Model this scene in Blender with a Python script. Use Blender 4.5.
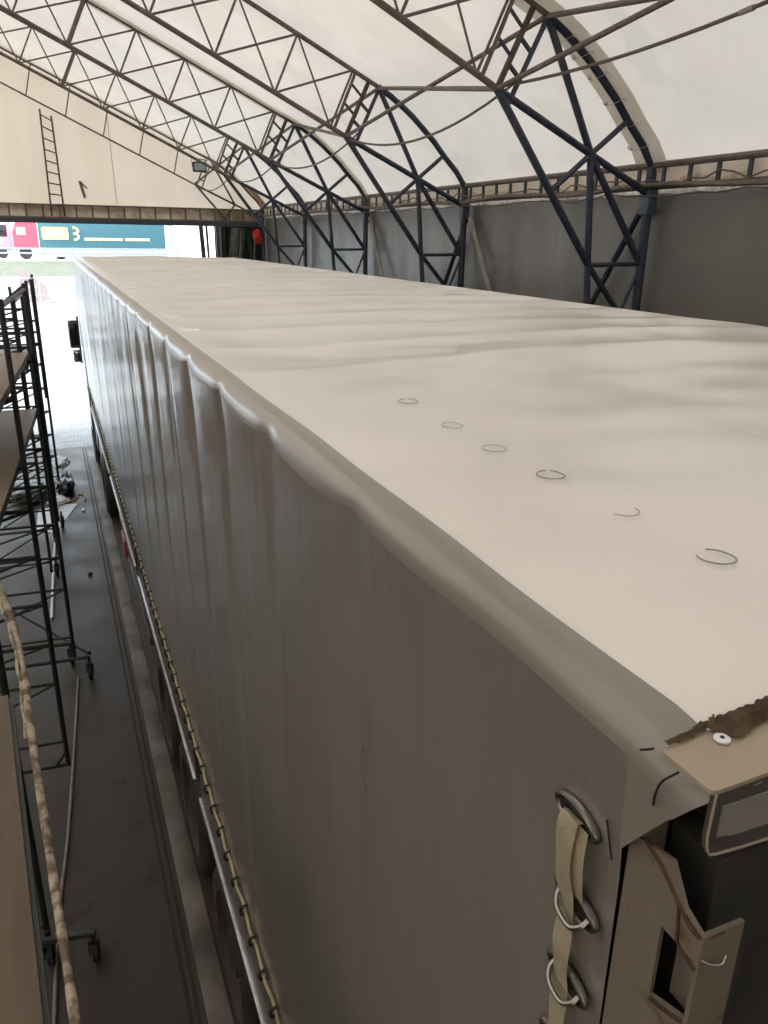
import bpy, bmesh, math, random
from mathutils import Vector, Matrix
random.seed(7)
sc = bpy.context.scene
for o in list(bpy.data.objects): bpy.data.objects.remove(o)
H = 4.36                                   # camera height above the floor, metres

# ------------------------------------------------------------------ camera
cd = bpy.data.cameras.new('camera'); cam = bpy.data.objects.new('camera', cd)
sc.collection.objects.link(cam); sc.camera = cam
cd.sensor_fit = 'VERTICAL'; cd.sensor_height = 36; cd.lens = 27.07; cd.clip_start = .02; cd.clip_end = 500
RX_, RY_, RZ_ = (0.92271248, 0.1165213, -0.36745676), (-0.38520353, 0.31537131, -0.86727111), (0.01482977, 0.94178751, 0.33588146)
m = Matrix((RX_, RY_, RZ_)).to_4x4(); m.translation = (0, 0, H); cam.matrix_world = m

# ------------------------------------------------------------------ sky, added sun, exposure
w = bpy.data.worlds.new('overcast_sky'); sc.world = w; w.use_nodes = True
bg = w.node_tree.nodes['Background']; bg.inputs[0].default_value = (.80, .91, 1, 1); bg.inputs[1].default_value = 3.9
sl = bpy.data.lights.new('added_sun', 'SUN'); sl.energy = 18.0; sl.angle = math.radians(25); sl.color = (1, .95, .88)  # sun added to brighten the unseen left roof slope and so the trailer roof
so = bpy.data.objects.new('added_sun', sl); sc.collection.objects.link(so)
so.rotation_euler = Vector((-.90, -.02, .44)).to_track_quat('Z', 'Y').to_euler()
sc.view_settings.view_transform = 'Standard'; sc.view_settings.look = 'None'
sc.view_settings.gamma = 1; sc.view_settings.use_curve_mapping = False
sc.view_settings.exposure = -0.12

# ------------------------------------------------------------------ materials
def mat(name, c, rough=.6, metal=0, c2=None, scale=4, stretch=(1, 1, 1), bump=0, bscale=None, bstretch=None, spots=None,
        detail=5, lo=.35, hi=.65, spec=.5, trans=0, rough2=None, coat=0):
    M = bpy.data.materials.new(name); M.use_nodes = True; nt = M.node_tree; N = nt.nodes; L = nt.links
    b = N['Principled BSDF']; b.inputs['Roughness'].default_value = rough; b.inputs['Metallic'].default_value = metal
    b.inputs['Specular IOR Level'].default_value = spec; b.inputs['Base Color'].default_value = (*c, 1)
    if coat: b.inputs['Coat Weight'].default_value = coat; b.inputs['Coat Roughness'].default_value = .17
    tc = N.new('ShaderNodeTexCoord')
    def noise(sc_, st, det=detail):
        mp = N.new('ShaderNodeMapping'); mp.inputs['Scale'].default_value = st; L.new(tc.outputs['Object'], mp.inputs[0])
        n = N.new('ShaderNodeTexNoise'); n.inputs['Scale'].default_value = sc_; n.inputs['Detail'].default_value = det
        L.new(mp.outputs[0], n.inputs[0]); return n
    col = None
    if c2:
        n = noise(scale, stretch); r = N.new('ShaderNodeValToRGB')
        r.color_ramp.elements[0].position = lo; r.color_ramp.elements[1].position = hi
        r.color_ramp.elements[0].color = (*c2, 1); r.color_ramp.elements[1].color = (*c, 1)
        L.new(n.outputs[0], r.inputs[0]); L.new(r.outputs[0], b.inputs['Base Color']); col = r.outputs[0]
        if rough2 is not None:
            mr = N.new('ShaderNodeMapRange'); mr.inputs[1].default_value = lo; mr.inputs[2].default_value = hi
            mr.inputs[3].default_value = rough2; mr.inputs[4].default_value = rough
            L.new(n.outputs[0], mr.inputs[0]); L.new(mr.outputs[0], b.inputs['Roughness'])
    if spots:                                # (colour, scale, threshold)
        n = noise(spots[1], (1, 1, 1), 3); r = N.new('ShaderNodeValToRGB')
        r.color_ramp.elements[0].position = spots[2]; r.color_ramp.elements[1].position = spots[2]+.04
        r.color_ramp.elements[0].color = (0, 0, 0, 1); r.color_ramp.elements[1].color = (1, 1, 1, 1)
        L.new(n.outputs[0], r.inputs[0]); mx = N.new('ShaderNodeMix'); mx.data_type = 'RGBA'
        L.new(r.outputs[0], mx.inputs[0]); mx.inputs[6].default_value = (*c, 1); mx.inputs[7].default_value = (*spots[0], 1)
        if col: L.new(col, mx.inputs[6])
        L.new(mx.outputs[2], b.inputs['Base Color']); col = mx.outputs[2]
    if bump:
        n = noise(bscale or scale*3, bstretch or stretch, 6); bp = N.new('ShaderNodeBump')
        bp.inputs['Strength'].default_value = 1; bp.inputs['Distance'].default_value = bump
        L.new(n.outputs[0], bp.inputs['Height']); L.new(bp.outputs[0], b.inputs['Normal'])
    if trans:
        t = N.new('ShaderNodeBsdfTranslucent'); t.inputs[0].default_value = (*c, 1)
        if col: L.new(col, t.inputs[0])
        mx = N.new('ShaderNodeMixShader'); mx.inputs[0].default_value = trans
        L.new(b.outputs[0], mx.inputs[1]); L.new(t.outputs[0], mx.inputs[2]); L.new(mx.outputs[0], N['Material Output'].inputs[0])
    return M

M = dict(
    roofskin=mat('white_membrane', (.85, .745, .645), .55, c2=(.785, .68, .585), scale=.9, stretch=(1, 1.5, 1), bump=.015, bscale=2.2, bstretch=(1, .5, 1), trans=.205, spots=((.77, .67, .57), 1.3, .60)),
    gable=mat('cream_membrane', (.78, .655, .53), .6, c2=(.73, .60, .47), scale=.8, stretch=(2.5, 1, .4), bump=.01, bscale=2, bstretch=(3, 1, .3), trans=.25),
    gableflap=mat('cream_membrane_shaded_flap', (.50, .45, .38), .6, trans=.3),
    flap=mat('beige_cover_strip', (.66, .61, .54), .6, c2=(.60, .55, .48), scale=5, trans=.6),
    wallgrey=mat('grey_wall_tarpaulin', (.19, .187, .18), .36, c2=(.135, .13, .122), scale=1.1, stretch=(1, 1.2, .6), bump=.02, bscale=1.6, bstretch=(1, 1.3, .5), lo=.3, hi=.7),
    strip=mat('dirty_cream_strip', (.70, .62, .51), .6, c2=(.42, .35, .27), scale=5, stretch=(1, 3, 1), trans=.38),
    blue=mat('navy_painted_steel', (.022, .035, .065), .42, c2=(.05, .05, .06), scale=14, lo=.3, hi=.55),
    brown=mat('dusty_brown_steel', (.155, .128, .104), .55, c2=(.10, .08, .065), scale=10),
    rustbrown=mat('rust_brown_steel', (.12, .07, .045), .6, c2=(.05, .035, .028), scale=12),
    arcstrip=mat('pale_dusty_steel', (.30, .27, .24), .6, c2=(.2, .18, .15), scale=8),
    bluegrey=mat('blue_grey_steel', (.08, .12, .16), .45, c2=(.05, .07, .09), scale=10),
    pipe=mat('taped_pipe', (.17, .145, .12), .6, c2=(.10, .085, .07), scale=12),
    cable=mat('dark_cable', (.11, .09, .075), .6),
    chrome=mat('nickel_eyelet', (.62, .62, .60), .22, 1),
    darkmetal=mat('tarnished_eyelet', (.30, .29, .27), .3, 1),
    roof=mat('white_roof_tarpaulin', (.79, .755, .715), .34, c2=(.73, .70, .66), scale=2.5, bump=.003, bscale=5, spots=((.72, .68, .63), 9, .70), spec=.5, coat=.6),
    hem=mat('grey_hem_tarpaulin', (.222, .204, .186), .32, c2=(.20, .185, .168), scale=2.5, bump=.0012, bscale=9, coat=.5),
    band=mat('grey_roof_hem', (.27, .25, .23), .40, c2=(.235, .22, .20), scale=6, bump=.0015, bscale=14),
    side=mat('grey_side_tarpaulin', (.205, .187, .17), .32, c2=(.18, .165, .15), scale=2.0, stretch=(1, 2, .6), bump=.0045, bscale=3.0, bstretch=(1, 4.5, .30), spec=.6, coat=.85),
    alu=mat('aluminium', (.62, .62, .62), .3, 1, c2=(.45, .44, .43), scale=12),
    board=mat('grey_side_board', (.10, .10, .095), .4, c2=(.07, .068, .062), scale=6, stretch=(1, .5, 4)),
    rope=mat('yellow_nylon_cord', (.55, .46, .27), .6, c2=(.40, .33, .19), scale=30),
    strap=mat('cream_webbing', (.62, .56, .42), .75, c2=(.54, .48, .35), scale=60, bump=.0006, bscale=300),
    black=mat('black_rubber', (.02, .02, .02), .65, c2=(.035, .033, .03), scale=8),
    thread=mat('black_thread', (.012, .012, .012), .7),
    ink=mat('pencil_ink', (.25, .235, .22), .8),
    post=mat('beige_painted_rusty_steel', (.17, .145, .115), .55, c2=(.09, .045, .02), scale=26, lo=.24, hi=.36, bump=.002, bscale=40),
    cap=mat('beige_painted_cap', (.36, .30, .225), .38, c2=(.30, .25, .18), scale=14, lo=.25, hi=.5, bump=.0015, bscale=30, spots=((.17, .10, .05), 28, .68)),
    capdark=mat('dark_grey_cap_skirt', (.10, .095, .085), .45, c2=(.06, .055, .05), scale=18),
    residue=mat('brown_glue_residue', (.20, .135, .08), .8, c2=(.11, .07, .04), scale=40, bump=.006, bscale=70),
    rust=mat('rust', (.085, .038, .018), .8, c2=(.035, .017, .010), scale=30, bump=.003, bscale=60),
    mirrorgrey=mat('grey_mirror_shell', (.10, .105, .11), .4), chassis=mat('chassis_paint', (.03, .03, .032), .6),
    cab=mat('cab_paint', (.045, .05, .055), .25, coat=.6),
    glass=mat('dark_glass', (.02, .025, .03), .05),
    mirror=mat('mirror_glass', (.8, .82, .85), .05, 1),
    red=mat('red_lamp_plastic', (.45, .015, .02), .3),
    floor=mat('dark_concrete', (.050, .041, .035), .6, c2=(.031, .026, .022), scale=1.6, bump=.004, bscale=30, spots=((.027, .024, .021), 3, .62), rough2=.45),
    stripe=mat('worn_kerb_stripe', (.23, .205, .18), .7, c2=(.075, .066, .058), scale=3.0, stretch=(1, .6, 1), bump=.003, bscale=30),
    groove=mat('dark_groove', (.03, .026, .022), .8),
    ply=mat('brown_plywood', (.215, .16, .115), .5, c2=(.16, .115, .08), scale=3, stretch=(7, .6, 1), bump=.001, bscale=30, spots=((.10, .075, .055), 7, .64)),
    board2=mat('golden_brown_plywood', (.115, .078, .048), .5, c2=(.08, .054, .032), scale=4, stretch=(6, .7, 1), spots=((.08, .05, .03), 9, .68)),
    scaf=mat('dark_green_painted_steel', (.012, .022, .022), .45, c2=(.03, .03, .03), scale=12),
    twist=mat('weathered_grey_rope', (.40, .34, .27), .8, c2=(.13, .10, .07), scale=60, stretch=(1, 1, .30), lo=.42, hi=.58, bump=.004, bscale=90),
    white=mat('white_plastic', (.75, .78, .85), .5),
    paleblue=mat('pale_blue_sheet', (.62, .72, .82), .5),
    yellow=mat('yellow_strap', (.6, .42, .06), .6),
    blackbag=mat('black_plastic_bag', (.02, .02, .022), .35, bump=.01, bscale=12),
    greybag=mat('grey_plastic_sack', (.22, .22, .21), .55, c2=(.14, .14, .13), scale=6),
    redcloth=mat('red_cloth', (.55, .02, .03), .7), greencloth=mat('dark_green_cloth', (.02, .07, .03), .7),
    darkcloth=mat('dark_brown_cloth', (.05, .043, .036), .8, c2=(.03, .025, .02), scale=6),
    orange=mat('rust_orange_sheet', (.36, .19, .10), .6, c2=(.5, .35, .22), scale=5),
    darksteel=mat('dark_steel_lintel', (.045, .055, .065), .5),
    grass=mat('pale_grass', (.10, .115, .08), .9, c2=(.13, .14, .11), scale=2),
    concrete=mat('pale_concrete', (.55, .56, .57), .8, c2=(.48, .49, .50), scale=1),
    lorrygreen=mat('teal_lorry_tarpaulin', (.04, .13, .16), .5), lorryred=mat('pink_red_cab', (.75, .08, .12), .4),
    lorrywhite=mat('white_lorry_panel', (.34, .37, .42), .5), lorryyellow=mat('pale_yellow_lettering', (.85, .72, .28), .5),
    pinkwrap=mat('dusty_pink_tarpaulin', (.52, .42, .42), .7), greyblue=mat('blue_grey_vehicle', (.40, .42, .50), .5),
    lampglass=mat('floodlight_glass', (.25, .36, .38), .15), stain=mat('grey_number_paint', (.30, .25, .20), .7, trans=.3),
)
# outdoor block paving
def paving():
    X = bpy.data.materials.new('pale_block_paving'); X.use_nodes = True; nt = X.node_tree; N = nt.nodes; L = nt.links
    b = N['Principled BSDF']; b.inputs['Roughness'].default_value = .6
    tc = N.new('ShaderNodeTexCoord'); mp = N.new('ShaderNodeMapping'); mp.inputs['Rotation'].default_value = (0, 0, .06)
    L.new(tc.outputs['Object'], mp.inputs[0])
    br = N.new('ShaderNodeTexBrick'); br.inputs['Scale'].default_value = 1; br.inputs['Brick Width'].default_value = .15
    br.inputs['Row Height'].default_value = .17; br.inputs['Mortar Size'].default_value = .008
    br.inputs['Color1'].default_value = (0.300, 0.315, 0.325, 1); br.inputs['Color2'].default_value = (0.220, 0.230, 0.240, 1)
    br.inputs['Mortar'].default_value = (0.165, 0.170, 0.180, 1); L.new(mp.outputs[0], br.inputs[0])
    L.new(br.outputs[0], b.inputs['Base Color']); return X
M['paving'] = paving()

# ------------------------------------------------------------------ helpers
col = sc.collection
def wl(o):
    v = Vector()
    while o: v += o.location; o = o.parent
    return v
def obj(name, bm, mt, parent=None, local=False, smooth=True, loc=None):
    if parent is not None and not local: bmesh.ops.translate(bm, verts=bm.verts, vec=-wl(parent))
    if loc is not None: bmesh.ops.translate(bm, verts=bm.verts, vec=-Vector(loc))
    bmesh.ops.recalc_face_normals(bm, faces=bm.faces)
    me = bpy.data.meshes.new(name); bm.to_mesh(me); bm.free()
    o = bpy.data.objects.new(name, me); col.objects.link(o)
    me.materials.append(M[mt] if isinstance(mt, str) else mt)
    if smooth:
        me.shade_smooth(); me.set_sharp_from_angle(angle=math.radians(38))
    if parent is not None: o.parent = parent
    if loc is not None: o.location = loc
    return o
def tag(o, label, cat, group=None, kind=None):
    o['label'] = label; o['category'] = cat
    if group: o['group'] = group
    if kind: o['kind'] = kind
    return o
def struct(name, bm, mt, smooth=True, label=None):
    o = obj(name, bm, mt, smooth=smooth); o['kind'] = 'structure'
    if label: o['label'] = label
    return o
def empty(name, loc, label, cat, group=None, rz=0):
    o = bpy.data.objects.new(name, None); col.objects.link(o); o.location = loc; o.rotation_euler = (0, 0, rz); o.empty_display_size = .1
    return tag(o, label, cat, group)
def copy_tree(o, parent=None):
    c = o.copy(); col.objects.link(c); c.parent = parent
    for ch in [x for x in o.children]: copy_tree(ch, c)
    return c
def V(x, y, z): return Vector((x, y, z + H))           # z given relative to the camera height
def tube(bm, p, q, r, seg=8, r2=None):
    p, q = Vector(p), Vector(q); d = q - p; L_ = d.length
    if L_ < 1e-6: return bm
    rot = d.to_track_quat('Z', 'Y').to_matrix().to_4x4(); rot.translation = (p + q)/2
    bmesh.ops.create_cone(bm, cap_ends=True, segments=seg, radius1=r, radius2=r if r2 is None else r2, depth=L_, matrix=rot); return bm
def T(p, q, r, seg=8): return tube(bmesh.new(), p, q, r, seg)
def sqbar(bm, p, q, a, b, up=(0, 0, 1)):               # rectangular bar, a across, b along 'up'
    p, q = Vector(p), Vector(q); d = (q-p).normalized(); u = Vector(up); u = (u - u.dot(d)*d).normalized(); s = d.cross(u)
    vs = [bm.verts.new(c + s*i*a/2 + u*j*b/2) for c in (p, q) for i, j in ((-1, -1), (1, -1), (1, 1), (-1, 1))]
    for f in ((0, 1, 2, 3), (7, 6, 5, 4), (0, 4, 5, 1), (1, 5, 6, 2), (2, 6, 7, 3), (3, 7, 4, 0)): bm.faces.new([vs[i] for i in f])
    return bm
def box(bm, a, b, bev=0):
    a, b = Vector(a), Vector(b); mt = Matrix.Translation((a+b)/2) @ Matrix.Diagonal((*(b-a), 1))
    r = bmesh.ops.create_cube(bm, size=1, matrix=mt)
    if bev:
        es = list({e for v in r['verts'] for e in v.link_edges})
        bmesh.ops.bevel(bm, geom=es, offset=bev, segments=2, affect='EDGES', profile=.5)
    return bm
def path(bm, pts, r, seg=8, flat=None):
    """swept round tube through pts; r number or list; flat=(a,b) sweeps an ellipse"""
    pts = [Vector(p) for p in pts]; n = len(pts); rings = []; ref = None
    for i, p in enumerate(pts):
        d = (pts[min(i+1, n-1)] - pts[max(i-1, 0)]).normalized()
        if ref is None: ref = d.orthogonal().normalized()
        ref = (ref - ref.dot(d)*d).normalized(); s = d.cross(ref)
        rr = r[i] if isinstance(r, (list, tuple)) else r
        rings.append([bm.verts.new(p + (ref*math.cos(a) + s*math.sin(a))*rr) for a in [2*math.pi*k/seg for k in range(seg)]])
    for i in range(n-1):
        for k in range(seg): bm.faces.new([rings[i][k], rings[i][(k+1) % seg], rings[i+1][(k+1) % seg], rings[i+1][k]])
    bm.faces.new(rings[0][::-1]); bm.faces.new(rings[-1]); return bm
def spline(P, n=8):
    P = [Vector(p) for p in P]; Q = [P[0]*2-P[1]] + P + [P[-1]*2-P[-2]]; out = []
    for i in range(1, len(Q)-2):
        for k in range(n):
            t = k/n; a, b, c, d = Q[i-1], Q[i], Q[i+1], Q[i+2]
            out.append(.5*((2*b) + (c-a)*t + (2*a-5*b+4*c-d)*t*t + (3*b-a-3*c+d)*t**3))
    return out + [P[-1]]
def grid(bm, nu, nv, fn, close=False):
    g = [[bm.verts.new(fn(i/(nu-1), j/(nv-1))) for j in range(nv)] for i in range(nu)]
    for i in range(nu-1):
        for j in range(nv-1): bm.faces.new([g[i][j], g[i+1][j], g[i+1][j+1], g[i][j+1]])
    return g
def solid(bm, t):                                       # give a sheet real thickness
    bmesh.ops.solidify(bm, geom=bm.faces[:], thickness=t); return bm
def prism(bm, poly, d):                                 # extrude a planar polygon (list of Vectors) by vector d
    a = [bm.verts.new(p) for p in poly]; b = [bm.verts.new(Vector(p)+Vector(d)) for p in poly]
    bm.faces.new(a); bm.faces.new(b[::-1]); n = len(a)
    for i in range(n): bm.faces.new([a[i], b[i], b[(i+1) % n], a[(i+1) % n]])
    return bm
def ring(bm, c, ax, up, a, b, r, n=24, seg=8):          # elliptical torus; ax normal, up long axis
    ax = Vector(ax).normalized(); up = Vector(up); up = (up-up.dot(ax)*ax).normalized(); s = ax.cross(up); c = Vector(c); R_ = []
    for i in range(n):
        t = 2*math.pi*i/n; o = up*math.cos(t)*a + s*math.sin(t)*b; rd = o.normalized()
        R_.append([bm.verts.new(c+o+(rd*math.cos(q)+ax*math.sin(q))*r) for q in [2*math.pi*k/seg for k in range(seg)]])
    for i in range(n):
        for k in range(seg): bm.faces.new([R_[i][k], R_[i][(k+1) % seg], R_[(i+1) % n][(k+1) % seg], R_[(i+1) % n][k]])
    return bm
def lathe_x(bm, prof, c, n=32):                         # prof: (x, radius), axis along x
    c = Vector(c); R_ = [[bm.verts.new(c+Vector((x, r*math.cos(2*math.pi*k/n), r*math.sin(2*math.pi*k/n)))) for k in range(n)] for x, r in prof]
    for i in range(len(prof)-1):
        for k in range(n): bm.faces.new([R_[i][k], R_[i][(k+1) % n], R_[i+1][(k+1) % n], R_[i+1][k]])
    return bm
def hn(a, b=0., c=0.):                                  # smooth value noise in [-1,1]
    from mathutils import noise
    return noise.noise(Vector((a, b, c)))*1.6

# ------------------------------------------------------------------ the hall
XW = 4.9; RX = -2.4; YB = -4.345; YG = 19.28; BAY = 3.375
YT = [5.78 + BAY*k for k in range(-2, 5)]               # truss planes, last one at the front gable
SL = .46
def mx(x): return 2*RX - x
ARC = [(4.90, .60), (4.77, .77), (4.59, .94), (4.45, 1.09), (4.29, 1.23), (4.16, 1.34), (4.02, 1.44), (3.88, 1.53), (3.73, 1.61)]
def topz(x):
    if x < RX: x = mx(x)
    if x <= 3.73: return 1.61 + (3.73-x)*SL
    for (a, za), (b, zb) in zip(ARC[1:], ARC[:-1]):
        pass
    for i in range(len(ARC)-1):
        (a, za), (b, zb) = ARC[i], ARC[i+1]
        if b <= x <= a: return za + (zb-za)*(a-x)/(a-b)
    return .60
prof = [(4.97, .44), (4.96, .60)] + [(x+.045, z+.045) for x, z in ARC[1:]] + [(3.4, topz(3.4)+.05)]
x = 3.0
while x > RX+.2: prof.append((x, topz(x)+.05)); x -= .5
prof.append((RX, topz(RX)+.06))
prof = prof + [(mx(a), b) for a, b in prof[:-1][::-1]]

bm = bmesh.new(); box(bm, (-22, YB-1, -.2), (6.5, 17.4, 0)); struct('floor', bm, 'floor', smooth=False, label='dark stained concrete floor of the hall')
bm = bmesh.new(); box(bm, (-60, 17.4, -.22), (60, 62, -.001)); struct('floor_outside', bm, 'paving', smooth=False, label='pale block paving of the yard outside')

# roof membrane, sagging a little between the trusses
bm = bmesh.new(); ys = []
NY = 12
for i in range(len([YB]+YT)-1): pass
YY = [YB] + YT
yl = []
for a, b in zip(YY[:-1], YY[1:]):
    for k in range(NY): yl.append((a+(b-a)*k/NY, k/NY))
yl.append((YG+.12, 0))
G = []
for y, t in yl:
    row = []
    for i, (x, z) in enumerate(prof):
        s = math.sin(math.pi*t)*.06*min(1, i/3., (len(prof)-1-i)/3.)
        sgn = 1 if x > RX else -1
        row.append(bm.verts.new(V(x - s*.4*sgn, y, z - s + .012*hn(x*1.3, y*.9)*(1 if t else 0))))
    G.append(row)
for i in range(len(G)-1):
    for j in range(len(prof)-1): bm.faces.new([G[i][j], G[i+1][j], G[i+1][j+1], G[i][j+1]])
struct('ceiling', bm, 'roofskin', label='white translucent membrane roof of the hall')

# right wall: grey tarpaulin hung below the eave, left wall, rear wall
def drapewall(x, y0, y1, z0, z1, sgn):
    bm = bmesh.new()
    def f(u, v):
        y = y0+(y1-y0)*u; z = z0+(z1-z0)*v; edge = max(0, v-.93)/.07
        t = ((y-YT[0]) / BAY) % 1
        return V(x + sgn*(.03*math.sin(math.pi*t) + .014*hn(y*2.2, z*.5) + .006*hn(y*7, z)), y, z - (.035*abs(math.sin(y*math.pi/.42)) if v > .985 else 0))
    grid(bm, 260, 24, f); return bm
struct('wall_right', drapewall(5.0, YB, YG+.1, -H, .45, 1), 'wallgrey', label='grey tarpaulin wall hung below the eave girder')
struct('wall_left', drapewall(mx(5.0), YB, YG+.1, -H, .47, -1), 'wallgrey')
bm = bmesh.new(); box(bm, V(mx(5.0), YB-.06, -H), V(5.0, YB-.03, .5)); struct('wall_back', bm, 'wallgrey')
def gable(y, mt, name, z0, th=.01):
    bm = bmesh.new(); pts = [V(5.0, y, z0)] + [V(a, y, b) for a, b in prof[1:-1]] + [V(mx(5.0), y, z0)]
    bot = []; top = []
    xs = sorted({p.x for p in pts})
    for xx in xs:
        zt = (topz(min(max(xx, mx(4.9)), 4.9))+.05 if abs(xx-RX) < 7.35 else .6)+H
        bot.append(bm.verts.new((xx, y, z0+H))); top.append(bm.verts.new((xx, y, zt)))
    for i in range(len(xs)-1): bm.faces.new([bot[i], bot[i+1], top[i+1], top[i]])
    return struct(name, bm, mt)
gable(YB-.02, 'gable', 'wall_back_gable', .5)
gf = gable(YG+.14, 'gable', 'wall_front', .44); gf['label'] = 'cream membrane gable above the drive-in opening'
for xx in (1.62, -1.1, -3.9):                           # welded seams of the gable sheet
    obj('seam', T(V(xx-.04, YG+.125, topz(xx)), V(xx, YG+.125, .58), .006, 5), 'arcstrip', gf)
# the painted number, seen from behind
bm = bmesh.new()
prism(bm, [V(.93, YG+.12, .72), V(.99, YG+.12, .72), V(.93, YG+.12, 1.05), V(.86, YG+.12, 1.05)], (0, .008, 0))
prism(bm, [V(.86, YG+.12, 1.06), V(.90, YG+.12, 1.06), V(1.04, YG+.12, .93), V(1.01, YG+.12, .91)], (0, .008, 0))
obj('number', bm, 'stain', gf)
# front wall strips beside the opening
bm = bmesh.new(); box(bm, V(mx(5.0), YG+.1, -H), V(-6.0, YG+.13, .44)); struct('wall_front_left', bm, 'wallgrey')
def drape(x0, x1, z0, z1, y, amp, n, lean=0):
    bm = bmesh.new()
    grid(bm, 50, 14, lambda u, v: V(x0+(x1-x0)*u + lean*v, y+amp*math.sin(u*n*math.pi*2+v*1.3)+amp*.5*hn(u*6, v*2), z0+(z1-z0)*v))
    return solid(bm, .006)
struct('wall_front_right', drape(3.78, 5.05, -H, .46, YG+.2, .05, 4), 'darkcloth', label='dark sheeting closing the corner right of the opening')

# cover strips with lacing rings along the odd trusses
for n_, (k, hw) in enumerate(((2, .19), (4, .17), (6, .2), (0, .19))):
    y0 = YT[k]; bm = bmesh.new(); pp = [(x-.012, z-.012) for x, z in prof]
    s0 = 1; s1 = len(pp)-1
    rows = []
    for (x, z) in pp[s0:s1]:
        sgn = 1 if x > RX else -1
        rows.append([bm.verts.new(V(x-.02*sgn, y0+dy, z-.025)) for dy in ((-hw, -.02, .02, hw) if k != 6 else (-hw, -.15, -.05, .05))])
    for i in range(len(rows)-1):
        for j in range(3): bm.faces.new([rows[i][j], rows[i+1][j], rows[i+1][j+1], rows[i][j+1]])
    t = struct('trim_%d' % (n_+1), bm, 'flap')
    t['label'] = 'beige cover strip laced along the roof membrane seam'
    if k == 2:
        for i, (x, z) in enumerate([(4.72, .72), (4.58, .875), (4.42, 1.04), (4.24, 1.21), (4.07, 1.34), (3.9, 1.44)]):
            for dy in (-.12, .12):
                bm = bmesh.new(); ring(bm, V(x, y0+dy-.02, z+.03), (-.75, 0, -.65), (0, 1, 0), .018, .018, .006, 14, 6)
                obj('eyelet', bm, 'white', t)
            obj('lacing', path(bmesh.new(), [V(x, y0-.14, z+.03), V(x-.03, y0, z), V(x, y0+.12, z+.03)], .0025, 5), 'flap', t)

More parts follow.
